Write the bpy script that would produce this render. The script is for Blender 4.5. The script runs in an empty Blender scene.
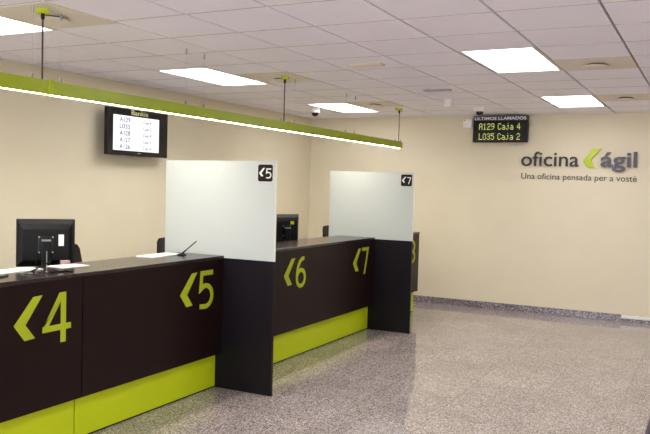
import bpy, bmesh, math, random
from mathutils import Vector, Matrix
random.seed(7)
scene = bpy.context.scene
COL = scene.collection
PI = math.pi

# ------------------------------------------------------------------ camera
F_PX, YAW, PITCH, ROLL = 763.82, 0.4712, 0.0406, 0.0266
HC = 1.687
cy, sy, cp, sp, cr, sr = math.cos(YAW), math.sin(YAW), math.cos(PITCH), math.sin(PITCH), math.cos(ROLL), math.sin(ROLL)
R0 = Vector((cy, sy, 0)); F0 = Vector((-sy, cy, 0))
FW = F0 * cp + Vector((0, 0, -sp)); U0 = F0 * sp + Vector((0, 0, cp))
RT = R0 * cr + U0 * sr; UP = U0 * cr - R0 * sr
cam = bpy.data.cameras.new('camera'); cam.sensor_width = 36.0; cam.lens = F_PX / 650 * 36.0
cam.clip_start = 0.05
camo = bpy.data.objects.new('camera', cam); COL.objects.link(camo)
M = Matrix((RT, UP, -FW)).transposed().to_4x4(); M.translation = (0, 0, HC)
camo.matrix_world = M
scene.camera = camo

# ------------------------------------------------------------------ materials
def lin(c):
    return tuple(((v / 255) / 12.92 if v / 255 <= .04045 else (((v / 255) + .055) / 1.055) ** 2.4) for v in c) + (1,)

def mat(name, rgb, rough=.5, metal=0., spec=.5, bump=0., bscale=200., var=0., vscale=3., coat=0., emit=None, estr=0.):
    m = bpy.data.materials.new(name); m.use_nodes = True
    nt = m.node_tree; N = nt.nodes; L = nt.links
    b = N['Principled BSDF']
    b.inputs['Base Color'].default_value = lin(rgb)
    b.inputs['Roughness'].default_value = rough
    b.inputs['Metallic'].default_value = metal
    b.inputs['Specular IOR Level'].default_value = spec
    b.inputs['Coat Weight'].default_value = coat
    tc = N.new('ShaderNodeTexCoord')
    if var:
        n = N.new('ShaderNodeTexNoise'); n.inputs['Scale'].default_value = vscale; n.inputs['Detail'].default_value = 5
        L.new(tc.outputs['Object'], n.inputs['Vector'])
        r = N.new('ShaderNodeValToRGB')
        a = lin(rgb)
        r.color_ramp.elements[0].position = .3; r.color_ramp.elements[1].position = .7
        r.color_ramp.elements[0].color = tuple(v * (1 - var) for v in a[:3]) + (1,)
        r.color_ramp.elements[1].color = tuple(min(1, v * (1 + var)) for v in a[:3]) + (1,)
        L.new(n.outputs['Fac'], r.inputs['Fac']); L.new(r.outputs['Color'], b.inputs['Base Color'])
    if bump:
        n2 = N.new('ShaderNodeTexNoise'); n2.inputs['Scale'].default_value = bscale; n2.inputs['Detail'].default_value = 3
        L.new(tc.outputs['Object'], n2.inputs['Vector'])
        bp = N.new('ShaderNodeBump'); bp.inputs['Strength'].default_value = bump; bp.inputs['Distance'].default_value = .002
        L.new(n2.outputs['Fac'], bp.inputs['Height']); L.new(bp.outputs['Normal'], b.inputs['Normal'])
    if emit:
        b.inputs['Emission Color'].default_value = lin(emit); b.inputs['Emission Strength'].default_value = estr
    return m

def granite(name, tones, rough, scale, joints=None, spec=.5):
    m = bpy.data.materials.new(name); m.use_nodes = True
    nt = m.node_tree; N = nt.nodes; L = nt.links; b = N['Principled BSDF']
    tc = N.new('ShaderNodeTexCoord')
    v = N.new('ShaderNodeTexVoronoi'); v.inputs['Scale'].default_value = scale; v.inputs['Randomness'].default_value = 1
    L.new(tc.outputs['Object'], v.inputs['Vector'])
    sep = N.new('ShaderNodeSeparateColor'); L.new(v.outputs['Color'], sep.inputs['Color'])
    r = N.new('ShaderNodeValToRGB'); r.color_ramp.interpolation = 'CONSTANT'
    els = r.color_ramp.elements
    els[0].position = 0; els[0].color = lin(tones[0][1]); els[1].position = tones[1][0]; els[1].color = lin(tones[1][1])
    for p, c in tones[2:]:
        e = els.new(p); e.color = lin(c)
    L.new(sep.outputs[0], r.inputs['Fac'])
    out = r.outputs['Color']
    n = N.new('ShaderNodeTexNoise'); n.inputs['Scale'].default_value = 1.7; n.inputs['Detail'].default_value = 8; n.inputs['Roughness'].default_value = .7
    L.new(tc.outputs['Object'], n.inputs['Vector'])
    mr = N.new('ShaderNodeMapRange'); mr.inputs[1].default_value = .3; mr.inputs[2].default_value = .7; mr.inputs[3].default_value = .86; mr.inputs[4].default_value = 1.12
    L.new(n.outputs['Fac'], mr.inputs[0])
    mx = N.new('ShaderNodeMix'); mx.data_type = 'RGBA'; mx.blend_type = 'MULTIPLY'; mx.inputs[0].default_value = 1
    L.new(out, mx.inputs[6]); L.new(mr.outputs[0], mx.inputs[7]); out = mx.outputs[2]
    if joints:
        br = N.new('ShaderNodeTexBrick'); br.offset = 0; br.squash = 1
        br.inputs['Scale'].default_value = 1.0
        br.inputs['Brick Width'].default_value = joints; br.inputs['Row Height'].default_value = joints
        br.inputs['Mortar Size'].default_value = .0025; br.inputs['Mortar Smooth'].default_value = 0
        br.inputs['Color1'].default_value = (1.04, 1.03, 1.02, 1); br.inputs['Color2'].default_value = (.9, .9, .91, 1); br.inputs['Mortar'].default_value = (.62, .6, .58, 1)
        L.new(tc.outputs['Object'], br.inputs['Vector'])
        m2 = N.new('ShaderNodeMix'); m2.data_type = 'RGBA'; m2.blend_type = 'MULTIPLY'; m2.inputs[0].default_value = 1
        L.new(out, m2.inputs[6]); L.new(br.outputs['Color'], m2.inputs[7]); out = m2.outputs[2]
    L.new(out, b.inputs['Base Color'])
    rr = N.new('ShaderNodeMapRange'); rr.inputs[3].default_value = rough * .8; rr.inputs[4].default_value = rough * 1.3
    L.new(sep.outputs[1], rr.inputs[0]); L.new(rr.outputs[0], b.inputs['Roughness'])
    b.inputs['Specular IOR Level'].default_value = spec
    return m

def emission(name, rgb, s):
    m = bpy.data.materials.new(name); m.use_nodes = True
    N = m.node_tree.nodes; N.clear()
    e = N.new('ShaderNodeEmission'); e.inputs[0].default_value = lin(rgb); e.inputs[1].default_value = s
    o = N.new('ShaderNodeOutputMaterial'); m.node_tree.links.new(e.outputs[0], o.inputs[0]); return m

def frosted():
    m = bpy.data.materials.new('frosted_glass'); m.use_nodes = True
    nt = m.node_tree; N = nt.nodes; L = nt.links; N.clear()
    d = N.new('ShaderNodeBsdfDiffuse'); d.inputs[0].default_value = lin((211, 215, 211))
    t = N.new('ShaderNodeBsdfTranslucent'); t.inputs[0].default_value = lin((211, 215, 211))
    g = N.new('ShaderNodeBsdfGlossy'); g.inputs[1].default_value = .25
    f = N.new('ShaderNodeFresnel'); f.inputs[0].default_value = 1.4
    a = N.new('ShaderNodeMixShader'); a.inputs[0].default_value = .38
    L.new(d.outputs[0], a.inputs[1]); L.new(t.outputs[0], a.inputs[2])
    b = N.new('ShaderNodeMixShader'); L.new(f.outputs[0], b.inputs[0]); L.new(a.outputs[0], b.inputs[1]); L.new(g.outputs[0], b.inputs[2])
    o = N.new('ShaderNodeOutputMaterial'); L.new(b.outputs[0], o.inputs[0]); return m

def clear_plastic():
    m = bpy.data.materials.new('clear_acrylic'); m.use_nodes = True
    b = m.node_tree.nodes['Principled BSDF']
    b.inputs['Base Color'].default_value = (.9, .93, .93, 1); b.inputs['Roughness'].default_value = .03
    b.inputs['Transmission Weight'].default_value = 1; b.inputs['IOR'].default_value = 1.45
    return m

LIGHT = 5.6
SKY = 3.3
m_wall = mat('cream_wall_paint', (221, 209, 182), .75, bump=.15, bscale=350, var=.015)
m_ceil = mat('ceiling_tile_white', (249, 245, 255), .85, bump=.25, bscale=420, var=.02, vscale=2)
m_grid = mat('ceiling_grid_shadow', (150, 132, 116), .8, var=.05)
m_beige = mat('beige_metal_tile', (226, 216, 202), .55, var=.02)
m_dark = mat('dark_slot', (38, 32, 28), .7, var=.05)
m_floor = granite('polished_granite', [(0, (84, 74, 72)), (.13, (126, 114, 112)), (.34, (164, 151, 148)), (.64, (188, 175, 170)), (.9, (220, 211, 206))], .05, 165, joints=.6, spec=.6)
m_skirt = granite('granite_skirting', [(0, (76, 68, 72)), (.3, (124, 112, 118)), (.65, (158, 144, 150)), (.9, (192, 180, 184))], .2, 120)
m_brown = mat('chocolate_laminate', (27, 13, 12), .4, spec=.17, var=.06, vscale=6, bump=.04)
m_edge = mat('charcoal_laminate', (20, 15, 20), .4, spec=.18, var=.05)
m_top = mat('worktop_laminate', (44, 33, 30), .2, spec=.5, var=.06, vscale=5)
m_lime = mat('lime_laminate', (192, 206, 24), .42, spec=.25, var=.02)
m_limegloss = mat('lime_lacquer', (152, 168, 14), .3, spec=.5, var=.03)
m_num = mat('lime_numeral', (166, 178, 34), .5, spec=.25, var=.02)
m_frost = frosted()
m_glassedge = mat('polished_glass_edge', (228, 226, 212), .2, var=.02)
m_panel = emission('light_panel_diffuser', (251, 252, 255), LIGHT)
m_tube = emission('pendant_diffuser', (255, 249, 232), 42.0)
m_white = mat('white_plastic', (232, 228, 224), .45, var=.02)
m_frame = mat('white_enamel', (225, 220, 214), .4, var=.02)
m_black = mat('black_plastic', (7, 7, 8), .42, spec=.2, var=.1)
m_blackgl = mat('black_gloss_plastic', (9, 9, 10), .2, spec=.3, var=.1)
m_bezel = mat('black_gloss_bezel', (22, 15, 18), .25, spec=.3, var=.08)
m_dome = mat('tinted_dome', (20, 14, 12), .06, var=.05)
m_steel = mat('brushed_steel', (150, 150, 150), .35, metal=.9, var=.05)
m_wire = mat('steel_wire', (196, 190, 188), .45, metal=.1, var=.03)
m_cord = mat('black_cord', (48, 40, 38), .6, var=.05)
m_cloth = mat('brown_chair_fabric', (32, 21, 20), .9, var=.15, vscale=60, bump=.3)
m_paper = mat('white_paper', (240, 238, 234), .8, var=.01)
m_print = mat('grey_print', (186, 178, 176), .8, var=.12, vscale=80)
m_pink = mat('pale_pink_card', (150, 126, 120), .8, var=.04)
m_sign = mat('sign_dark_letter', (46, 34, 33), .45, var=.04)
m_sign2 = mat('sign_slate_letter', (72, 64, 76), .4, var=.04)
m_signlime = mat('sign_lime_letter', (186, 204, 30), .35, var=.03)
m_screen = emission('display_screen', (250, 251, 255), .6)
m_scrtext = mat('screen_text', (52, 58, 92), .6, var=.02)
m_scrtext2 = mat('screen_text_small', (92, 96, 120), .6, var=.02)
m_scrline = mat('screen_rule', (205, 208, 216), .6, var=.02, emit=(205, 208, 216), estr=.3)
m_yellow = mat('yellow_lettering', (236, 230, 160), .5, var=.02)
m_led = emission('led_yellow', (226, 232, 130), .75)
m_ledhead = mat('header_lettering', (240, 234, 240), .5, var=.02)
m_headbar = mat('header_strip', (58, 48, 60), .5, var=.04)
m_acryl = clear_plastic()
m_tag = mat('yellow_green_sticker', (176, 170, 24), .5, var=.03)

# ------------------------------------------------------------------ geometry helpers
def tag(o, label=None, cat=None, group=None, kind=None):
    if label: o['label'] = label
    if cat: o['category'] = cat
    if group: o['group'] = group
    if kind: o['kind'] = kind
    return o

def obj(name, bm, m, parent=None, smooth=False, bevel=0., seg=2):
    me = bpy.data.meshes.new(name)
    bmesh.ops.recalc_face_normals(bm, faces=bm.faces)
    bm.to_mesh(me); bm.free()
    me.materials.append(m)
    o = bpy.data.objects.new(name, me); COL.objects.link(o)
    if parent: o.parent = parent
    if smooth:
        for p in me.polygons: p.use_smooth = True
        try: me.set_sharp_from_angle(angle=math.radians(40))
        except Exception: pass
    if bevel:
        b = o.modifiers.new('bevel', 'BEVEL'); b.width = bevel; b.segments = seg; b.limit_method = 'ANGLE'
    return o

def thing(name, label, cat, loc=(0, 0, 0), rz=0., group=None):
    o = bpy.data.objects.new(name, None); o.empty_display_size = .05; COL.objects.link(o)
    o.location = loc; o.rotation_euler = (0, 0, rz)
    return tag(o, label, cat, group)

def struct(name, bm, m, **k):
    return tag(obj(name, bm, m, **k), kind='structure')

def box(bm, x0, x1, y0, y1, z0, z1, mx=None):
    vs = [bm.verts.new(Vector(p) if mx is None else mx @ Vector(p)) for p in
          ((x0, y0, z0), (x1, y0, z0), (x1, y1, z0), (x0, y1, z0), (x0, y0, z1), (x1, y0, z1), (x1, y1, z1), (x0, y1, z1))]
    for f in ((0, 3, 2, 1), (4, 5, 6, 7), (0, 1, 5, 4), (1, 2, 6, 5), (2, 3, 7, 6), (3, 0, 4, 7)):
        bm.faces.new([vs[i] for i in f])
    return bm

def B(*a, mx=None):
    return box(bmesh.new(), *a, mx=mx)

def lathe(bm, prof, c=(0, 0, 0), n=24):
    rings = []
    for r, z in prof:
        if r < 1e-5: rings.append([bm.verts.new((c[0], c[1], c[2] + z))])
        else: rings.append([bm.verts.new((c[0] + r * math.cos(2 * PI * i / n), c[1] + r * math.sin(2 * PI * i / n), c[2] + z)) for i in range(n)])
    for a, b in zip(rings, rings[1:]):
        for i in range(n):
            j = (i + 1) % n
            if len(a) == 1 and len(b) == 1: continue
            if len(a) == 1: bm.faces.new((a[0], b[i], b[j]))
            elif len(b) == 1: bm.faces.new((a[i], a[j], b[0]))
            else: bm.faces.new((a[i], a[j], b[j], b[i]))
    for ring in (rings[0], rings[-1]):
        if len(ring) > 2: bm.faces.new(ring)
    return bm

def tube(bm, pts, r, n=8, r1=None):
    pts = [Vector(p) for p in pts]; rings = []
    for i, p in enumerate(pts):
        t = (pts[min(i + 1, len(pts) - 1)] - pts[max(i - 1, 0)]).normalized()
        a = t.cross(Vector((0, 0, 1)))
        if a.length < 1e-3: a = t.cross(Vector((1, 0, 0)))
        a.normalize(); b = t.cross(a)
        rr = r if r1 is None else r + (r1 - r) * i / (len(pts) - 1)
        rings.append([bm.verts.new(p + a * rr * math.cos(2 * PI * k / n) + b * rr * math.sin(2 * PI * k / n)) for k in range(n)])
    for x, y in zip(rings, rings[1:]):
        for k in range(n): bm.faces.new((x[k], x[(k + 1) % n], y[(k + 1) % n], y[k]))
    bm.faces.new(rings[0]); bm.faces.new(rings[-1])
    return bm

# flat shapes given in a local (s, t) plane are extruded along n and placed with origin o, axes es, et, en
def extrude_poly(bm, pts, fr, d):
    o, es, et, en = fr
    lo = [bm.verts.new(o + es * s + et * t) for s, t in pts]; hi = [bm.verts.new(o + es * s + et * t + en * d) for s, t in pts]
    n = len(pts)
    bm.faces.new(hi); bm.faces.new(lo)
    for i in range(n): bm.faces.new((lo[i], lo[(i + 1) % n], hi[(i + 1) % n], hi[i]))

def ribbon(bm, pts, w, fr, d, closed=False):
    o, es, et, en = fr; P = [Vector(p) for p in pts]; n = len(P); L = []; Rr = []
    for i in range(n):
        if closed: a, b = P[i] - P[i - 1], P[(i + 1) % n] - P[i]
        else: a = P[i] - P[i - 1] if i else P[1] - P[0]; b = P[i + 1] - P[i] if i < n - 1 else a
        a = a.normalized(); b = b.normalized(); na = Vector((-a.y, a.x)); nb = Vector((-b.y, b.x))
        m = (na + nb).normalized(); k = min(1 / max(m.dot(na), .3), 2.2)
        L.append(P[i] + m * k * w / 2); Rr.append(P[i] - m * k * w / 2)
    V = lambda q, h: bm.verts.new(o + es * q.x + et * q.y + en * h)
    r = [(V(L[i], 0), V(Rr[i], 0), V(Rr[i], d), V(L[i], d)) for i in range(n)]
    for i in range(n if closed else n - 1):
        a, b = r[i], r[(i + 1) % n]
        for k in range(4): bm.faces.new((a[k], a[(k + 1) % 4], b[(k + 1) % 4], b[k]))
    if not closed: bm.faces.new(r[0]); bm.faces.new(r[-1])

def arc(cx, cyy, rx, ry, a0, a1, n=14):
    return [(cx + rx * math.cos(math.radians(a0 + (a1 - a0) * i / n)), cyy + ry * math.sin(math.radians(a0 + (a1 - a0) * i / n))) for i in range(n + 1)]

# digit strokes inside a 0.21 x 0.31 cell (centre lines)
def digit(bm, ch, fr, k=1., d=.003, w=.038):
    S = lambda pts: [(x * k, y * k) for x, y in pts]
    if ch == '4':
        extrude_poly(bm, S([(.132, .31), (.178, .31), (.048, .115), (.0, .115), (0, .1)]), fr, d)
        extrude_poly(bm, S([(0, .115), (0, .078), (.226, .078), (.226, .115)]), fr, d * 1.12)
        extrude_poly(bm, S([(.143, .0), (.184, .0), (.184, .31), (.143, .31)]), fr, d * 1.24)
    if ch == '5':
        pts = [(.188, .288), (.04, .288), (.030, .165)] + arc(.092, .105, .088, .083, 108, -95, 18) + [(.02, .028)]
        ribbon(bm, S(pts), w * k, fr, d)
    if ch == '6':
        ribbon(bm, S(arc(.102, .1, .08, .078, 0, 360, 24)[:-1]), w * k, fr, d, closed=True)
        ribbon(bm, S([(.022, .1), (.024, .15)] + arc(.145, .14, .118, .148, 165, 82, 12)), w * k, fr, d * 1.15)
    if ch == '7':
        ribbon(bm, S([(.015, .288), (.178, .288), (.085, .0)]), w * k, fr, d)
    if ch == '8':
        ribbon(bm, S(arc(.105, .088, .083, .067, 0, 360, 24)[:-1]), w * k, fr, d, closed=True)
        ribbon(bm, S(arc(.105, .225, .07, .064, 0, 360, 24)[:-1]), w * k, fr, d * 1.15, closed=True)

CHEV = [(0, .155), (.14, .31), (.208, .313), (.083, .15), (.155, .062), (.078, .058)]

def text_mesh(name, s, size, m, fr, parent, depth=.002, bold=0., wfit=None, align='LEFT'):
    cu = bpy.data.curves.new(name, 'FONT'); cu.body = s; cu.size = size; cu.extrude = depth / 2; cu.offset = bold; cu.align_x = align; cu.resolution_u = 4
    t = bpy.data.objects.new(name, cu); COL.objects.link(t)
    bpy.context.view_layer.update()
    me = bpy.data.meshes.new_from_object(t.evaluated_get(bpy.context.evaluated_depsgraph_get()))
    bpy.data.objects.remove(t); bpy.data.curves.remove(cu)
    o_, es, et, en = fr
    xs = [v.co.x for v in me.vertices]
    kx = 1.
    if wfit and xs: kx = wfit / (max(xs) - min(xs)); x0 = min(xs)
    else: x0 = 0
    for v in me.vertices:
        v.co = o_ + es * ((v.co.x - x0) * kx) + et * v.co.y + en * (v.co.z + depth / 2)
    me.materials.clear(); me.materials.append(m); me.name = name
    o = bpy.data.objects.new(name, me); COL.objects.link(o)
    if parent: o.parent = parent
    return o

def text_width(s, size, bold=0.):
    cu = bpy.data.curves.new('t', 'FONT'); cu.body = s; cu.size = size; cu.offset = bold
    t = bpy.data.objects.new('t', cu); COL.objects.link(t); bpy.context.view_layer.update()
    me = t.evaluated_get(bpy.context.evaluated_depsgraph_get()).to_mesh()
    xs = [v.co.x for v in me.vertices]; r = (min(xs), max(xs)) if xs else (0, 0)
    bpy.data.objects.remove(t); bpy.data.curves.remove(cu); return r

V3 = Vector
# ------------------------------------------------------------------ the room
XL, YB, XR, YF, ZC = -5.767, 10.75, 4.2, -3.6, 2.75
struct('floor', B(XL - .2, XR + .2, YF - .2, YB + .2, -.1, 0), m_floor)
struct('wall_left', B(XL - .2, XL, YF - .2, YB + .2, 0, ZC + .25), m_wall)
struct('wall_back', B(XL, XR, YB, YB + .2, 0, ZC + .25), m_wall)
struct('wall_right', B(XR, XR + .2, YF - .2, YB + .2, 0, ZC + .25), m_wall)
bm = bmesh.new()
ADDED_WIN = [(-5.4, -2.4), (-2.2, .8), (1.0, 4.0)]                    # assumed shop windows behind the camera, unseen, added to let daylight in
wz0, wz1 = .35, 2.6
box(bm, XL, XR, YF - .2, YF, 0, wz0); box(bm, XL, XR, YF - .2, YF, wz1, ZC + .25)
for a, b in ((XL, ADDED_WIN[0][0]), (ADDED_WIN[0][1], ADDED_WIN[1][0]), (ADDED_WIN[1][1], ADDED_WIN[2][0]), (ADDED_WIN[2][1], XR)): box(bm, a, b, YF - .2, YF, wz0, wz1)
struct('wall_front', bm, m_wall)
for i, (a, b) in enumerate(ADDED_WIN):
    bm = bmesh.new(); q = .05
    box(bm, a, b, YF - .13, YF - .07, wz0, wz0 + q); box(bm, a, b, YF - .13, YF - .07, wz1 - q, wz1)
    box(bm, a, a + q, YF - .13, YF - .07, wz0 + q, wz1 - q); box(bm, b - q, b, YF - .13, YF - .07, wz0 + q, wz1 - q)
    struct('window_%d' % (i + 1), bm, m_frame)  # unseen frame of an added opening for the sky light
    la = bpy.data.lights.new('window_daylight', 'AREA'); la.shape = 'RECTANGLE'; la.size = b - a; la.size_y = wz1 - wz0; la.cycles.is_portal = True
    lo = bpy.data.objects.new('window_daylight', la); COL.objects.link(lo); lo.location = ((a + b) / 2, YF - .22, (wz0 + wz1) / 2); lo.rotation_euler = (PI / 2, 0, 0)
struct('baseboard_back', B(XL + .014, XR - .014, YB - .014, YB, 0, .094), m_skirt, bevel=.003)
struct('baseboard_left', B(XL, XL + .014, YF, YB, 0, .094), m_skirt, bevel=.003)
struct('baseboard_right', B(XR - .014, XR, YF, YB, 0, .094), m_skirt, bevel=.003)

# suspended ceiling: grid lines along Y at X = GX0 - .604 k, cross joints about every .595
P_X = .604; GX0 = -.617
gx = [GX0 - P_X * k for k in range(-9, 10)]
gx = sorted([x for x in gx if XL < x < XR]); gx = [XL] + gx + [XR]
P_Y = .6; GY0 = 3.94
gy = [GY0 + P_Y * k for k in range(-14, 14)]
gy = sorted([y for y in gy if YF < y < YB]); gy = [YF] + gy + [YB]
LX = [(-4.836, -4.243), (-1.818, -1.224), (1.201, 1.796)]       # light columns (between grid lines)
rows = [(-.36 - 3.02, .84 - 3.02), (-.36, .84), (2.70, 3.90), (5.72, 6.92), (8.74, 9.94)]
rows = [(-3.17, -1.97), (-.17, 1.03), (2.83, 4.03), (5.77, 6.97), (8.78, 9.98)]
OFF = {True: (.05, .01), False: (-.03, -.06)}
def row_y(ci, ri):
    c, d = rows[ri]
    return (c + OFF[ci == 0][0], d + OFF[ci == 0][1])
gaps = [(LX[ci][0], LX[ci][1]) + row_y(ci, ri) for ci in range(3) for ri in range(5)]
DIFF = []                                                       # beige diffuser tiles beside each light
DY = {0: [(-2.69, -2.07), (.34, .96), (3.37, 4.0), (6.25, 6.87), (8.74, 9.36)], 1: [(-2.69, -2.07), (.34, .96), (3.37, 4.0), (6.34, 6.96), (8.74, 9.36)]}
DY[2] = DY[1]
for ci, (a, b) in enumerate(LX):
    for c, d in DY[ci]: DIFF.append((b + .004, b + P_X - .006, c, d))
cbm = bmesh.new()
def cut(x0, x1, y0, y1):
    """split a tile strip so that nothing is laid where a lamp or diffuser tile sits"""
    spans = [(y0, y1)]
    xm = (x0 + x1) / 2
    for a, b, c, d in gaps + DIFF:
        if a - .02 < xm < b + .02:
            ns = []
            for s, e in spans:
                if d <= s or c >= e: ns.append((s, e)); continue
                if c > s: ns.append((s, c))
                if d < e: ns.append((d, e))
            spans = ns
    return spans
for x0, x1 in zip(gx, gx[1:]):
    for y0, y1 in zip(gy, gy[1:]):
        for s, e in cut(x0, x1, y0, y1):
            if e - s > .03: box(cbm, x0 + .009, x1 - .009, s + .001, e - .001, ZC, ZC + .018)
ceil = struct('ceiling', cbm, m_ceil)
bm = bmesh.new(); bm2 = bmesh.new()
for y in gy[1:-1]:
    for x0, x1 in zip(gx, gx[1:]):
        xm = (x0 + x1) / 2
        if any(a - .02 < xm < b + .02 and c - .01 < y < d + .01 for a, b, c, d in gaps + DIFF): continue
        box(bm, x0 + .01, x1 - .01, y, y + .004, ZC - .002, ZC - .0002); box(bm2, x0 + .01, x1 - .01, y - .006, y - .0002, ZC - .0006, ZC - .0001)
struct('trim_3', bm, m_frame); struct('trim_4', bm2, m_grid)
struct('trim_1', B(XL, XR, YF, YB, ZC + .0185, ZC + .06), m_grid)

# ------------------------------------------------------------------ recessed light panels
names = {(0, 2): 'recessed white light panel at the left end of the ceiling, cut by the photo edge',
         (0, 3): 'long recessed white light panel above the wall display, left of the middle cord',
         (0, 4): 'small far recessed light panel near the left back corner dome camera',
         (1, 3): 'largest bright recessed light panel, upper right, before the grey ceiling vent',
         (1, 4): 'far right recessed light panel above the raised wall lettering'}
def ceiling_light(ci, ri):
    a, b = LX[ci]; c, d = row_y(ci, ri)
    where = ['left', 'middle', 'right'][ci]; dist = ['behind the camera at the front wall', 'just behind the camera', 'just ahead of the camera', 'halfway down the room', 'at the back wall'][ri]
    t = thing('ceiling_light', names.get((ci, ri), f'recessed white light panel outside the photo, {where} row, {dist}'), 'ceiling light', ((a + b) / 2, (c + d) / 2, ZC), 0, 'recessed ceiling light panels')
    hx, hy = (b - a) / 2 - .008, (d - c) / 2 - .003
    bm = bmesh.new()
    w = .022
    box(bm, -hx, -hx + w, -hy, hy, -.001, .018); box(bm, hx - w, hx, -hy, hy, -.001, .018)
    box(bm, -hx + w, hx - w, -hy, -hy + w, -.001, .018); box(bm, -hx + w, hx - w, hy - w, hy, -.001, .018)
    obj('frame', bm, m_frame, t)
    obj('diffuser', B(-hx + w, hx - w, -hy + w, hy - w, .0145, .018), m_panel, t)
for ci in range(3):
    for ri in range(5): ceiling_light(ci, ri)

dn = {(0, 2): 'beige ceiling tile with round diffuser behind the near cord canopy, left end',
      (0, 3): 'beige ceiling tile with round diffuser behind the middle cord canopy',
      (0, 4): 'beige ceiling tile with round diffuser by the far cord canopy',
      (1, 3): 'beige ceiling tile with dark crescent diffuser, right of largest light panel',
      (1, 4): 'beige ceiling tile with round diffuser, right of the far right light panel'}
for ci in range(2):
    for ri in range(2, 5):
        if (ci, ri) not in dn: continue
        x0, x1, y0, y1 = DIFF[ci * 5 + ri]
        t = thing('air_diffuser', dn[(ci, ri)], 'air diffuser', ((x0 + x1) / 2, (y0 + y1) / 2, ZC), 0, 'beige air diffuser tiles')
        hx, hy = (x1 - x0) / 2, (y1 - y0) / 2
        obj('tile', B(-hx, hx, -hy, hy, -.001, .0186), m_beige, t, bevel=.003)
        cyo = .12 if (ci, ri) == (0, 3) else .02
        obj('throat', lathe(bmesh.new(), [(.07, -.001), (.07, -.016), (.0, -.016)], (0, cyo, 0)), m_dark, t)
        obj('disc', lathe(bmesh.new(), [(0, -.013), (.1, -.013), (.108, -.016), (.106, -.020), (.08, -.024), (.0, -.027)], (0, cyo, 0)), m_beige, t, smooth=True)

# the plain tiles right of out-of-frame lights stay closed with beige blanks so the ceiling has no holes
bm = bmesh.new()
for ci in range(3):
    for ri in range(5):
        if (ci, ri) in dn: continue
        x0, x1, y0, y1 = DIFF[ci * 5 + ri]; box(bm, x0, x1, y0, y1, ZC - .001, ZC + .016)
struct('trim_2', bm, m_beige)

# flat linear vents, detector and dome cameras
def vent(x, y, m, label):
    t = thing('ceiling_vent', label, 'ceiling vent', (x, y, ZC), 0, 'narrow slatted ceiling vents')
    bm = bmesh.new(); a, b = .145, .05
    box(bm, -a, a, -b, -b + .016, -.012, 0); box(bm, -a, a, b - .016, b, -.012, 0)
    box(bm, -a, -a + .016, -b + .016, b - .016, -.012, 0); box(bm, a - .016, a, -b + .016, b - .016, -.012, 0)
    obj('frame', bm, m, t)
    bm = bmesh.new()
    for i in range(4):
        yy = -b + .022 + i * .0185
        box(bm, -a + .016, a - .016, -.001, .001, -.008, .008, mx=Matrix.Translation((0, yy, -.006)) @ Matrix.Rotation(.7, 4, 'X'))
    obj('slats', bm, m, t)
    obj('backing', B(-a + .01, a - .01, -b + .01, b - .01, -.002, 0), m_dark, t)
vent(-2.70, 7.88, mat('grey_vent', (160, 154, 160), .5, var=.03), 'grey slatted ceiling vent beside the white smoke detector')
vent(-2.73, 6.09, mat('tan_vent', (214, 198, 176), .5, var=.03), 'tan slatted ceiling vent, nearer one, right of the middle cord canopy')

t = thing('smoke_detector', 'white round smoke detector on the ceiling near the grey vent', 'smoke detector', (-2.87, 8.78, ZC))
obj('base', lathe(bmesh.new(), [(0, 0), (.06, 0), (.06, -.03), (.055, -.034), (0, -.034)]), m_white, t, smooth=True)
obj('sensor_head', lathe(bmesh.new(), [(0, -.034), (.052, -.034), (.054, -.07), (.046, -.088), (0, -.09)]), m_white, t, smooth=True)
def dome(x, y, label):
    t = thing('dome_camera', label, 'security camera', (x, y, ZC), 0, 'ceiling dome cameras')
    obj('base', lathe(bmesh.new(), [(0, .002), (.066, .002), (.068, -.045), (.06, -.058), (0, -.058)]), m_white, t, smooth=True)
    obj('dome', lathe(bmesh.new(), [(.047, -.058), (.046, -.072), (.039, -.09), (.026, -.102), (.012, -.107), (0, -.108)]), m_dome, t, smooth=True)
dome(-4.965, 9.36, 'dark ceiling dome camera in the left back corner of the room')
dome(-2.735, 9.66, 'dark ceiling dome camera above the hanging yellow LED sign')

# ------------------------------------------------------------------ pendant light beam
PXc = -3.812
pl_ = thing('pendant_light', 'long lime green pendant light beam hung above the dark counters', 'pendant light', (PXc, 3.6, 2.221))
segs = [(.57, 3.543), (3.547, 6.588), (6.592, 9.66)]
ZB0, ZB1, HW = -.002, .086, .031
for a, b in segs:
    bm = bmesh.new(); a -= 3.6; b -= 3.6
    box(bm, -HW, -HW + .012, a, b, ZB0, ZB1); box(bm, HW - .012, HW, a, b, ZB0, ZB1)
    box(bm, -HW + .012, HW - .012, a, b, ZB1 - .012, ZB1)
    box(bm, -HW + .012, HW - .012, a, a + .01, ZB0, ZB1 - .012); box(bm, -HW + .012, HW - .012, b - .01, b, ZB0, ZB1 - .012)
    h = obj('housing', bm, m_limegloss, pl_)
    obj('diffuser', B(-HW + .0125, HW - .0125, a + .0105, b - .0105, ZB0 + .002, ZB0 + .012), m_tube, h)
for y in (3.545, 6.59):
    y -= 3.6
    obj('joint_clip', B(-HW - .008, HW + .008, y - .02, y + .02, ZB0 + .004, ZB1 + .006), m_num, pl_, bevel=.002)
H = ZC - 2.221
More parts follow.
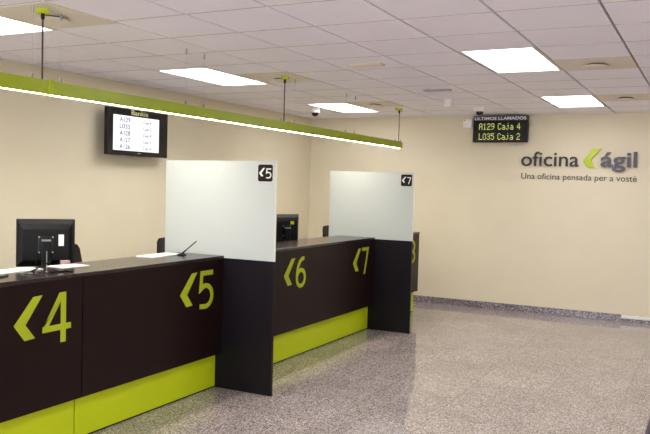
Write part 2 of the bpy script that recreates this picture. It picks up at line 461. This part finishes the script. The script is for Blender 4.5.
for y, dx, dy in ((3.5, .0, .0), (6.535, 0, .0), (9.59, .0, .02)):
    y -= 3.6
    c = obj('ceiling_canopy', lathe(bmesh.new(), [(0, 0), (.04, 0), (.04, -.022), (.034, -.028), (0, -.028)], (dx, y, H)), m_lime, pl_, smooth=True)
    bm = bmesh.new(); n = 12
    tube(bm, [(dx, y + dy * math.sin(PI * i / n) * .5, ZB1 + (H - .028 - ZB1) * i / n) for i in range(n + 1)], 0.0055)
    obj('power_cord', bm, m_cord, pl_, smooth=True)
    obj('cord_gland', lathe(bmesh.new(), [(.012, 0), (.012, -.03), (.007, -.038)], (dx, y, H - .028)), m_black, c, smooth=True)
for y in (1.96, 2.2, 3.41, 3.64, 4.95, 5.19, 6.46, 6.72, 7.92, 8.16, 9.44, 9.63):
    y -= 3.6
    w = obj('suspension_wire', tube(bmesh.new(), [(.012, y, ZB1), (.012, y, H)], .0006, 6), m_wire, pl_)
    obj('wire_gripper', lathe(bmesh.new(), [(0, 0), (.006, 0), (.006, -.04), (.003, -.046)], (.012, y, H)), m_steel, w, smooth=True)
    obj('wire_gripper', lathe(bmesh.new(), [(.004, .03), (.007, .024), (.007, 0), (0, 0)], (.012, y, ZB1)), m_steel, w, smooth=True)

# ------------------------------------------------------------------ counters
XF, XP, ZT, ZB = -3.565, -3.625, 1.095, .29
XBK = -4.03
Y5, Y7, YE = 5.186, 8.301, 9.844
PT = .03                                                        # divider thickness
def numeral(t, ch, ytip, parent_part):
    """chevron and digit glued on the counter front; face frame: s along +Y, t up, out of the face +X"""
    fr = (V3((XF - t.location.x, ytip - t.location.y, .675)), V3((0, 1, 0)), V3((0, 0, 1)), V3((1, 0, 0)))
    bm = bmesh.new(); extrude_poly(bm, CHEV, fr, .003)
    obj('chevron', bm, m_num, parent_part)
    fr2 = (fr[0] + V3((0, .212 if ch == '4' else .229, .004 if ch == '4' else .011)), fr[1], fr[2], fr[3])
    bm = bmesh.new(); digit(bm, ch, fr2)
    obj('numeral', bm, m_num, parent_part)

def counter(y0, y1, nums, label):
    t = thing('teller_counter', label, 'counter', (XF, y0, 0), 0, 'dark teller counters')
    L = y1 - y0
    f = obj('front_panel', B(-.022, 0, .001, L - .001, ZB, ZT - .026), m_brown, t, bevel=.0015)
    obj('plinth', B(-.08, XP - XF, .003, L - .003, .012, ZB + .02), m_lime, t)
    obj('base_rail', B(-.08, XP - XF - .004, .003, L - .003, 0, .012), m_black, t)
    for yy in (.002, L - .022): obj('side_panel', B(XBK - XF + .02, -.085, yy, yy + .02, 0.0, ZT - .026), m_brown, t)
    obj('cross_rail', B(-.085, -.022, .03, L - .03, ZT - .1, ZT - .026), m_brown, t)
    obj('bottom_board', B(-.085, -.022, .003, L - .003, ZB, ZB + .02), m_brown, t)
    for ch, yt in nums: numeral(t, ch, yt, f)
    return t
counter(2.05, 3.622, [('4', 3.085)], 'dark counter unit with a lime arrow and number 4, lime plinth, nearest left')
counter(3.628, Y5 - .001, [('5', 4.622)], 'dark counter unit with a lime arrow and number 5, against the near divider')
counter(Y5 + PT + .001, Y7 - .001, [('6', 6.18), ('7', 7.712)], 'dark counter unit with lime numbers 6 and 7 between the two dividers')
counter(Y7 + PT + .001, YE, [('8', 9.26)], 'dark counter unit with the lime number 8, half hidden behind the far divider')

def worktop(y0, y1, label):
    o = obj('worktop', B(XBK - XF, .006, 0, y1 - y0, -.025, 0), m_top, None, bevel=.002)
    o.location = (XF, y0, ZT); tag(o, label, 'worktop', 'counter worktops')
worktop(2.05, Y5 - .001, 'dark brown worktop over counters 4 and 5, with papers and pens on it')
worktop(Y5 + PT + .001, Y7 - .001, 'dark brown worktop over counters 6 and 7, with nothing on it')
worktop(Y7 + PT + .001, YE, 'dark brown worktop over counter 8, behind the far divider')

def desk(y0, y1, label):
    t = thing('staff_desk', label, 'desk', (XBK, y0, 0), 0, 'staff desks behind the counters')
    L = y1 - y0
    obj('desk_top', B(-.62, -.005, 0, L, .715, .74), m_top, t, bevel=.002)
    for yy in (.02, L - .045): obj('leg_panel', B(-.58, -.02, yy, yy + .025, 0, .715), m_brown, t)
    obj('modesty_panel', B(-.06, -.04, .05, L - .05, .25, .715), m_brown, t)
desk(2.1, 4.4, 'low staff desk behind counter 4, carrying the near monitor')
desk(4.42, Y5 - .02, 'low staff desk hidden behind counter 5, before the near divider')
desk(Y5 + PT + .02, Y7 - .02, 'low staff desk behind counters 6 and 7, carrying the far monitor')

def divider(y, x1, ch, label):
    t = thing('counter_divider', label, 'divider', (0, y, 0), 0, 'counter dividers')
    x0 = -4.176; zm, zt = 1.076, 1.872
    obj('lower_panel', B(x0, x1, 0, PT, 0.0, zm), m_edge, t, bevel=.0015)
    g = obj('frosted_screen', B(x0, x1, .006, .020, zm, zt), m_frost, t)
    obj('edge_trim', B(x1, x1 + .004, .004, .022, zm, zt), m_glassedge, g)
    # dark rounded number plate, top right
    cx, cz, h, r = -3.186, 1.777, .0675, .016
    pts = []
    for sx, sz, a in ((1, 1, 0), (-1, 1, 90), (-1, -1, 180), (1, -1, 270)):
        pts += arc(cx + sx * (h - r), cz + sz * (h - r), r, r, a, a + 90, 4)
    fr = (V3((0, .006, 0)), V3((1, 0, 0)), V3((0, 0, 1)), V3((0, -1, 0)))
    bm = bmesh.new(); extrude_poly(bm, pts, fr, .002); p = obj('number_plate', bm, m_brown, t)
    k = .265
    fr = (V3((cx - .058, .004, cz - .042)), V3((1, 0, 0)), V3((0, 0, 1)), V3((0, -1, 0)))
    bm = bmesh.new(); extrude_poly(bm, [(a * k, b * k) for a, b in CHEV], fr, .001); obj('chevron', bm, m_white, p)
    fr = (V3((cx + .004, .004, cz - .044)), V3((1, 0, 0)), V3((0, 0, 1)), V3((0, -1, 0)))
    bm = bmesh.new(); digit(bm, ch, fr, k, .001, .036); obj('numeral', bm, m_white, p)
divider(Y5, -3.088, '5', 'near counter divider, white frosted screen over dark panel, plate with number 5')
divider(Y7, -3.095, '7', 'far counter divider, white frosted screen over dark panel, plate with number 7')

# ------------------------------------------------------------------ monitors, chairs
def monitor(x, y, rz, zc, label, sticker):
    """screen faces local -X ; the back (seen in the photo) faces local +X"""
    t = thing('computer_monitor', label, 'monitor', (x, y, .74), rz, 'staff computer monitors')
    z = zc - .74; w, h = .2, .172
    bm = bmesh.new(); box(bm, -.03, -.002, -w, w, z - h, z + h); hs = obj('bezel', bm, m_black, t, bevel=.004)
    obj('screen', B(-.0315, -.0301, -w + .018, w - .018, z - h + .02, z + h - .018), m_blackgl, t)
    # tapered back shell
    bm = bmesh.new()
    A = [(-.002, s * (w - .004), z + q * (h - .004)) for s, q in ((-1, -1), (1, -1), (1, 1), (-1, 1))]
    Bq = [(.02, s * (w - .02), z + q * (h - .03) - .004) for s, q in ((-1, -1), (1, -1), (1, 1), (-1, 1))]
    Cq = [(.034, s * (w - .045), z + q * (h - .06) - .012) for s, q in ((-1, -1), (1, -1), (1, 1), (-1, 1))]
    rs = [[bm.verts.new(p) for p in q] for q in (A, Bq, Cq)]
    for a, b in zip(rs, rs[1:]):
        for i in range(4): bm.faces.new((a[i], a[(i + 1) % 4], b[(i + 1) % 4], b[i]))
    bm.faces.new(rs[-1]); bm.faces.new(rs[0])
    sh = obj('back_shell', bm, m_black, t, bevel=.004)
    obj('mount_plate', B(.034, .044, -.055, .055, z - .075, z + .055), m_blackgl, sh, bevel=.004)
    bm = bmesh.new()
    for a in (-1, 1):
        for b in (-1, 1): lathe(bm, [(0, 0), (.006, 0), (.006, .004), (0, .004)], (a * .046, b * .055, 0), 8)
    for v in bm.verts: v.co = Vector((.0445 + v.co.z, v.co.x, z - .01 + v.co.y))
    obj('screw', bm, m_steel, sh)
    bm = bmesh.new(); box(bm, .046, .085, -.03, .03, .02, z + .015)
    st = obj('stand_column', bm, m_black, t, bevel=.008, seg=3)
    obj('stand_cap', B(.044, .088, -.032, .032, z + .015, z + .028), m_steel, st, bevel=.004)
    obj('stand_base', lathe(bmesh.new(), [(0, 0), (.13, 0), (.13, .01), (.11, .018), (.05, .024), (0, .024)], (.03, 0, 0), 32), m_black, t, smooth=True)
    if sticker == 'white':
        obj('label_sticker', B(.0342, .0352, .085, .122, z - .02, z + .062, mx=Matrix.Identity(4)), m_paper, sh)
    else:
        obj('yellow_sticker', B(.0342, .0352, .06, .11, z + .06, z + .095), m_tag, sh)
    bm = bmesh.new()
    tube(bm, [(.046, -.06, z - .1), (.07, -.065, z - .14), (.075, -.06, z - .22), (.06, -.04, z - .3), (.06, -.02, .04)], .004); obj('cable', bm, m_black, t, smooth=True)
    return t
monitor(-4.3, 4.0, -math.atan2(4.0, 4.3) + .03, 1.222, 'black monitor seen from behind with a white sticker, on counter 4', 'white')
monitor(-4.3, 7.44, -math.radians(24), 1.185, 'black monitor seen from behind with a yellow tag, beside the near divider', 'yellow')

def chair(x, y, rz, label):
    """office chair, its backrest at local -X, sitting direction +X"""
    t = thing('office_chair', label, 'chair', (x, y, 0), rz, 'staff office chairs')
    bm = B(-.22, .24, -.235, .235, .44, .51); obj('seat', bm, m_cloth, t, bevel=.03, seg=4)
    bm = bmesh.new(); n = 8; cols = []
    for i in range(n + 1):
        q = -1 + 2 * i / n; cols.append((q, -.235 - .04 * (1 - q * q) + .02))
    for zz in range(1):
        pass
    prof = [(.56, .80), (.60, .95), (.75, 1.), (.94, .98), (1.06, .90), (1.10, .76)]
    fr_, bk_ = [], []
    for z, ws in prof:
        fr_.append([bm.verts.new((px + .0 - (z - .56) * .12, q * .215 * ws, z)) for q, px in cols])
        bk_.append([bm.verts.new((px - .05 - (z - .56) * .12, q * .215 * ws, z)) for q, px in cols])
    for g, in ((fr_,), (bk_,)):
        for a, b in zip(g, g[1:]):
            for i in range(n): bm.faces.new((a[i], a[i + 1], b[i + 1], b[i]))
    for i in range(n):
        bm.faces.new((fr_[0][i], fr_[0][i + 1], bk_[0][i + 1], bk_[0][i])); bm.faces.new((fr_[-1][i], fr_[-1][i + 1], bk_[-1][i + 1], bk_[-1][i]))
    for j in range(len(prof) - 1):
        bm.faces.new((fr_[j][0], fr_[j + 1][0], bk_[j + 1][0], bk_[j][0])); bm.faces.new((fr_[j][n], fr_[j + 1][n], bk_[j + 1][n], bk_[j][n]))
    obj('backrest', bm, m_cloth, t, smooth=True, bevel=.012, seg=3)
    obj('back_bar', tube(bmesh.new(), [(-.1, 0, .425), (-.27, 0, .43), (-.345, 0, .5), (-.355, 0, .72)], .016), m_black, t, smooth=True)
    obj('gas_column', lathe(bmesh.new(), [(0, .44), (.04, .44), (.04, .42), (.025, .40), (.025, .1), (0, .1)]), m_black, t, smooth=True)
    for s in (-1, 1):
        obj('armrest', tube(bmesh.new(), [(.02, s * .2, .435), (.02, s * .27, .45), (.02, s * .275, .62), (.0, s * .275, .665), (-.16, s * .275, .67)], .014), m_black, t, smooth=True)
    for k in range(5):
        a = 2 * PI * k / 5 + .3
        leg = obj('base_leg', tube(bmesh.new(), [(0, 0, .11), (.15 * math.cos(a), .15 * math.sin(a), .1), (.29 * math.cos(a), .29 * math.sin(a), .075)], .022, 8, .014), m_black, t, smooth=True)
        bm = bmesh.new(); lathe(bm, [(0, -.012), (.028, -.012), (.028, .012), (0, .012)], n=14)
        mxx = Matrix.Translation((.29 * math.cos(a), .29 * math.sin(a), .028)) @ Matrix.Rotation(a, 4, 'Z') @ Matrix.Rotation(PI / 2, 4, 'X')
        for v in bm.verts: v.co = mxx @ v.co
        obj('caster', bm, m_black, leg, smooth=True)
    return t
chair(-4.87, 5.0, .0, 'dark office chair mostly hidden behind the near monitor')
chair(-4.8, 6.43, .0, 'dark office chair back peeking out left of the near divider')
chair(-4.78, 10.14, .0, 'dark office chair back peeking out left of the far divider')

# ------------------------------------------------------------------ counter-top things
def pen(x, y, rz, lean, label):
    t = thing('desk_pen', label, 'pen', (x, y, ZT), rz, 'desk pens in stands')
    obj('stand', lathe(bmesh.new(), [(0, 0), (.036, 0), (.038, .004), (.03, .011), (.012, .016), (.0, .017)], n=24), m_blackgl, t, smooth=True)
    d = V3((math.sin(lean), 0, math.cos(lean)))
    obj('holder', tube(bmesh.new(), [V3((0, 0, .012)), V3((0, 0, .012)) + d * .05], .008, 10, .0055), m_blackgl, t, smooth=True)
    obj('pen_barrel', tube(bmesh.new(), [V3((0, 0, .012)) + d * .05, V3((0, 0, .012)) + d * .14, V3((0, 0, .012)) + d * .155], .0048, 10), m_black, t, smooth=True)
    bm = bmesh.new(); tube(bm, [V3((-.034, .0, .006)), V3((-.06, .012, .004)), V3((-.072, -.004, .004)), V3((-.05, -.02, .004)), V3((-.03, -.012, .006))], .0022, 6)
    obj('chain', bm, m_steel, t, smooth=True)
pen(-3.835, 4.985, math.radians(35), math.radians(48), 'black counter pen leaning in a round stand beside the near divider')
pen(-3.75, 3.37, math.radians(15), math.radians(62), 'black counter pen leaning in a round stand before the near monitor')

def sheet(x, y, rz, w, l, m, label, n=1, printed=False, z=ZT):
    t = thing('paper_sheet', label, 'paper', (x, y, z), rz, 'papers on the worktop')
    obj('sheet', B(-w / 2, w / 2, -l / 2, l / 2, .0003, .0003 + .001 * n), m, t)
    if printed:
        obj('printed_block', B(-w * .36, w * .36, -l * .38, l * .1, .0004 + .001 * n, .0008 + .001 * n), m_print, t)
sheet(-3.94, 3.4, .03, .15, .36, m_paper, 'white paper sheets at the left end of the worktop', 6)
sheet(-3.89, 3.82, -.12, .17, .22, mat('brochure_paper', (205, 198, 194), .7, var=.02), 'printed brochure lying on the worktop right of the near monitor', 5, True)
sheet(-3.945, 4.85, .05, .17, .40, m_paper, 'white paper sheets on the worktop left of the near divider', 6)

t = thing('leaflet_holder', 'clear leaflet stand with a thin post on the worktop before the near monitor', 'leaflet holder', (-3.72, 3.47, ZT), math.radians(-18))
obj('base', B(-.03, .05, -.01, .15, 0, .004), m_acryl, t, bevel=.001)
obj('post', lathe(bmesh.new(), [(0, .004), (.009, .004), (.009, .008), (.0028, .01), (.0028, .135), (.0, .137)], (-.01, .004, 0), 10), m_steel, t, smooth=True)
t = tag(obj('note_block', B(-.025, .025, -.03, .03, 0, .03), m_pink, None, bevel=.002), 'small pale pink note block behind the brochure, under the near monitor', 'note block')
t.location = (-3.985, 3.88, ZT); t.rotation_euler = (0, 0, -.6)
t = tag(obj('pen_lying', tube(bmesh.new(), [(0, -.07, .005), (0, .055, .005), (0, .07, .005)], .0048, 10), m_black, None, smooth=True), 'black pen lying on the worktop at the left photo edge', 'pen')
t.name = 'ballpoint_pen'; t.location = (-3.74, 3.15, ZT); t.rotation_euler = (0, 0, .4)

# ------------------------------------------------------------------ wall display
TX = -5.60
t = thing('wall_display', 'black wall display listing queue numbers on a white screen', 'screen', (TX, 6.60, 2.205))
y0, y1, z0, z1 = 6.01 - 6.60, 6.975 - 6.60, -.25, .245
bz = bmesh.new()
sy0, sy1, sz0, sz1 = 6.092 - 6.60, 6.83 - 6.60, -.198, .172
box(bz, -.05, 0, y0, sy0, z0, z1); box(bz, -.05, 0, sy1, y1, z0, z1); box(bz, -.05, 0, sy0, sy1, z0, sz0); box(bz, -.05, 0, sy0, sy1, sz1, z1)
obj('bezel', bz, m_bezel, t, bevel=.003)
obj('back_shell', B(-.075, -.0505, y0 + .04, y1 - .04, z0 + .04, z1 - .04), m_black, t, bevel=.01)
obj('wall_bracket', B(-.166, -.0755, -.22, .12, -.12, .12), m_black, t)
sc = obj('screen', B(-.012, -.006, sy0, sy1, sz0, sz1), m_screen, t)
FR = lambda y, z: (V3((-.0058, y, z)), V3((0, 1, 0)), V3((0, 0, 1)), V3((1, 0, 0)))
for i, (a, b) in enumerate((('A129', 'Caja 4'), ('L035', 'Caja 2'), ('A128', 'Caja 4'), ('A127', 'Caja 5'), ('A126', 'Caja 4'))):
    z = .105 - i * .071
    text_mesh('queue_number', a, .068, m_scrtext, FR(sy0 + .1, z), sc, .0006, .0006, .165)
    text_mesh('separator', '\u00b7', .07, m_scrtext2, FR(sy0 + .39, z), sc, .0006)
    text_mesh('desk_name', b, .046, m_scrtext2, FR(sy0 + .47, z + .002), sc, .0006, .0005, .135)
    if i: obj('rule', B(-.0059, -.0055, sy0 + .05, sy1 - .05, z + .058, z + .0595), m_scrline, sc)
text_mesh('bezel_lettering', 'Bankia', .074, m_yellow, (V3((.0004, -.235, .188)), V3((0, 1, 0)), V3((0, 0, 1)), V3((1, 0, 0))), t, .001, .0004, .27)
obj('bezel_badge', B(.0003, .001, -.13, -.085, -.226, -.214), m_steel, t)

# ------------------------------------------------------------------ LED sign
LY = 10.60
t = thing('led_sign', 'black hanging LED sign with two rows of yellow characters', 'sign', (-2.70, LY, 2.36))
w0, w1, hh = -.39, .375, .372
obj('casing', B(w0, w1, .004, .08, 0, hh), m_black, t, bevel=.004)
obj('face', B(w0 + .008, w1 - .008, 0, .004, .008, hh - .075), m_blackgl, t)
hb = obj('header', B(w0 + .004, w1 - .004, 0, .004, hh - .072, hh - .003), m_headbar, t)
obj('wall_arm', B(-.05, .05, .08, .15, .12, .24), m_black, t)
text_mesh('header_lettering', 'ULTIMOS LLAMADOS', .058, m_ledhead, (V3((w0 + .022, 0, hh - .06)), V3((1, 0, 0)), V3((0, 0, 1)), V3((0, -1, 0))), hb, .001, .0012, w1 - w0 - .044)
FONT = {'A': '01110 10001 10001 11111 10001 10001 10001', '1': '00100 01100 00100 00100 00100 00100 01110', '2': '01110 10001 00001 00110 01000 10000 11111',
        '9': '01110 10001 10001 01111 00001 00010 01100', 'C': '01110 10001 10000 10000 10000 10001 01110', 'a': '00000 00000 01110 00001 01111 10001 01111',
        'j': '00010 00000 00110 00010 00010 10010 01100', '4': '00010 00110 01010 10010 11111 00010 00010', 'L': '10000 10000 10000 10000 10000 10000 11111',
        '0': '01110 10001 10001 10001 10001 10001 01110', '3': '01110 10001 00001 00110 00001 10001 01110', '5': '11111 10000 11110 00001 00001 10001 01110', ' ': ' '.join(['00000'] * 7)}
for row, (s, zt) in enumerate((('A129 Caja 4', .262), ('L035 Caja 2', .122))):
    p = .0094; pz = .0130
    pos = w0 + .09
    for ch in s:
        bm = bmesh.new()
        for r, line in enumerate(FONT[ch].split()):
            for c_, bit in enumerate(line):
                if bit == '1':
                    px, pz_ = pos + c_ * p, zt - r * pz
                    box(bm, px, px + p * .6, -.001, -.0002, pz_ - pz * .7, pz_)
        if ch != ' ': obj('led_character', bm, m_led, t)
        else: bm.free()
        pos += p * (6.0 if ch != ' ' else 4.2)

t = thing('alarm_box', 'small white alarm box on the back wall left of the LED sign', 'alarm box', (-3.2, YB, 2.575))
obj('cover', B(-.07, .065, -.045, .002, 0, .125), m_white, t, bevel=.006)
obj('indicator', B(-.056, -.040, -.0465, -.045, .098, .112), m_black, t)

# ------------------------------------------------------------------ raised wall lettering
t = thing('wall_sign', 'raised wall lettering with a lime arrow on the cream back wall', 'sign', (-1.68, YB, 1.82))
def word(s, x0, x1, zb, size, m, depth, bold, nm, dz=0., track=1.):
    full = text_width(s, size, bold); k = (x1 - x0) / (full[1] - full[0])
    for i, ch in enumerate(s):
        if ch == ' ': continue
        pre = text_width(s[:i + 1], size, bold)[1]; own = text_width(ch, size, bold)
        xa = pre - (own[1] - own[0]) - full[0]
        fr = (V3((x0 + 1.68 + xa * k, 0, zb - 1.82 + dz * i / max(1, len(s) - 1))), V3((1, 0, 0)), V3((0, 0, 1)), V3((0, -1, 0)))
        text_mesh(nm, ch, size, m, fr, t, depth, bold, (own[1] - own[0]) * k)
word('oficina', -2.425, -1.655, 2.04, .285, m_sign, .03, .0012, 'letter')
word('\u00e1gil', -1.375, -.925, 2.04, .285, m_sign2, .035, .005, 'bold_letter')
word('Una oficina pensada per a vost\u00e8', -2.42, -.92, 1.862, .118, m_sign, .006, .0002, 'tagline_letter', -.014)
# folded lime arrow
def Q(s, z, d): return V3((s + 1.68, -d, z - 1.82))
bm = bmesh.new()
tip, tl, tr, inn, br_, bl = (-1.598, 2.108), (-1.478, 2.278), (-1.378, 2.278), (-1.502, 2.132), (-1.448, 2.026), (-1.528, 2.024)
top = [Q(*tip, .03), Q(*tl, .05), Q(*tr, .05), Q(*inn, .035)]; bot = [Q(*tip, .03), Q(*inn, .035), Q(*br_, .02), Q(*bl, .02)]
for poly in (top, bot):
    hi = [bm.verts.new(p) for p in poly]; lo = [bm.verts.new((p.x, 0, p.z)) for p in poly]
    bm.faces.new(hi); bm.faces.new(lo)
    for i in range(4): bm.faces.new((lo[i], lo[(i + 1) % 4], hi[(i + 1) % 4], hi[i]))
obj('arrow', bm, m_signlime, t)

t = thing('cable_trunking', 'white cable trunking strip on the granite skirting, right photo edge', 'cable trunking', (-1.03, YB - .014, .05))
obj('cover', B(0, 1.6, -.022, 0, 0, .042), m_white, t, bevel=.003)
obj('end_cap', B(-.006, 0, -.024, 0, -.001, .043), m_white, t)
t = thing('floor_mat', 'dark slate floor mat just entering the lower right corner of the photo', 'mat', (-.37, 7.2, 0))
obj('pile', B(.03, 1.1, -1.6, -.03, 0, .009), mat('slate_mat', (78, 70, 84), .95, var=.1, vscale=90, bump=.4), t)
bm = bmesh.new(); box(bm, 0, .03, -1.6, 0, 0, .007); box(bm, .03, 1.1, -.03, 0, 0, .007)
obj('border', bm, mat('slate_mat_border', (70, 63, 76), .7, var=.04), t, bevel=.002)

# ------------------------------------------------------------------ light and view
w = bpy.data.worlds.new('world'); scene.world = w; w.use_nodes = True
w.node_tree.nodes['Background'].inputs[0].default_value = (.87, .91, 1, 1); w.node_tree.nodes['Background'].inputs[1].default_value = SKY
vs = scene.view_settings
vs.view_transform = 'Standard'; vs.look = 'None'; vs.gamma = 1; vs.exposure = 1.13; vs.use_curve_mapping = False
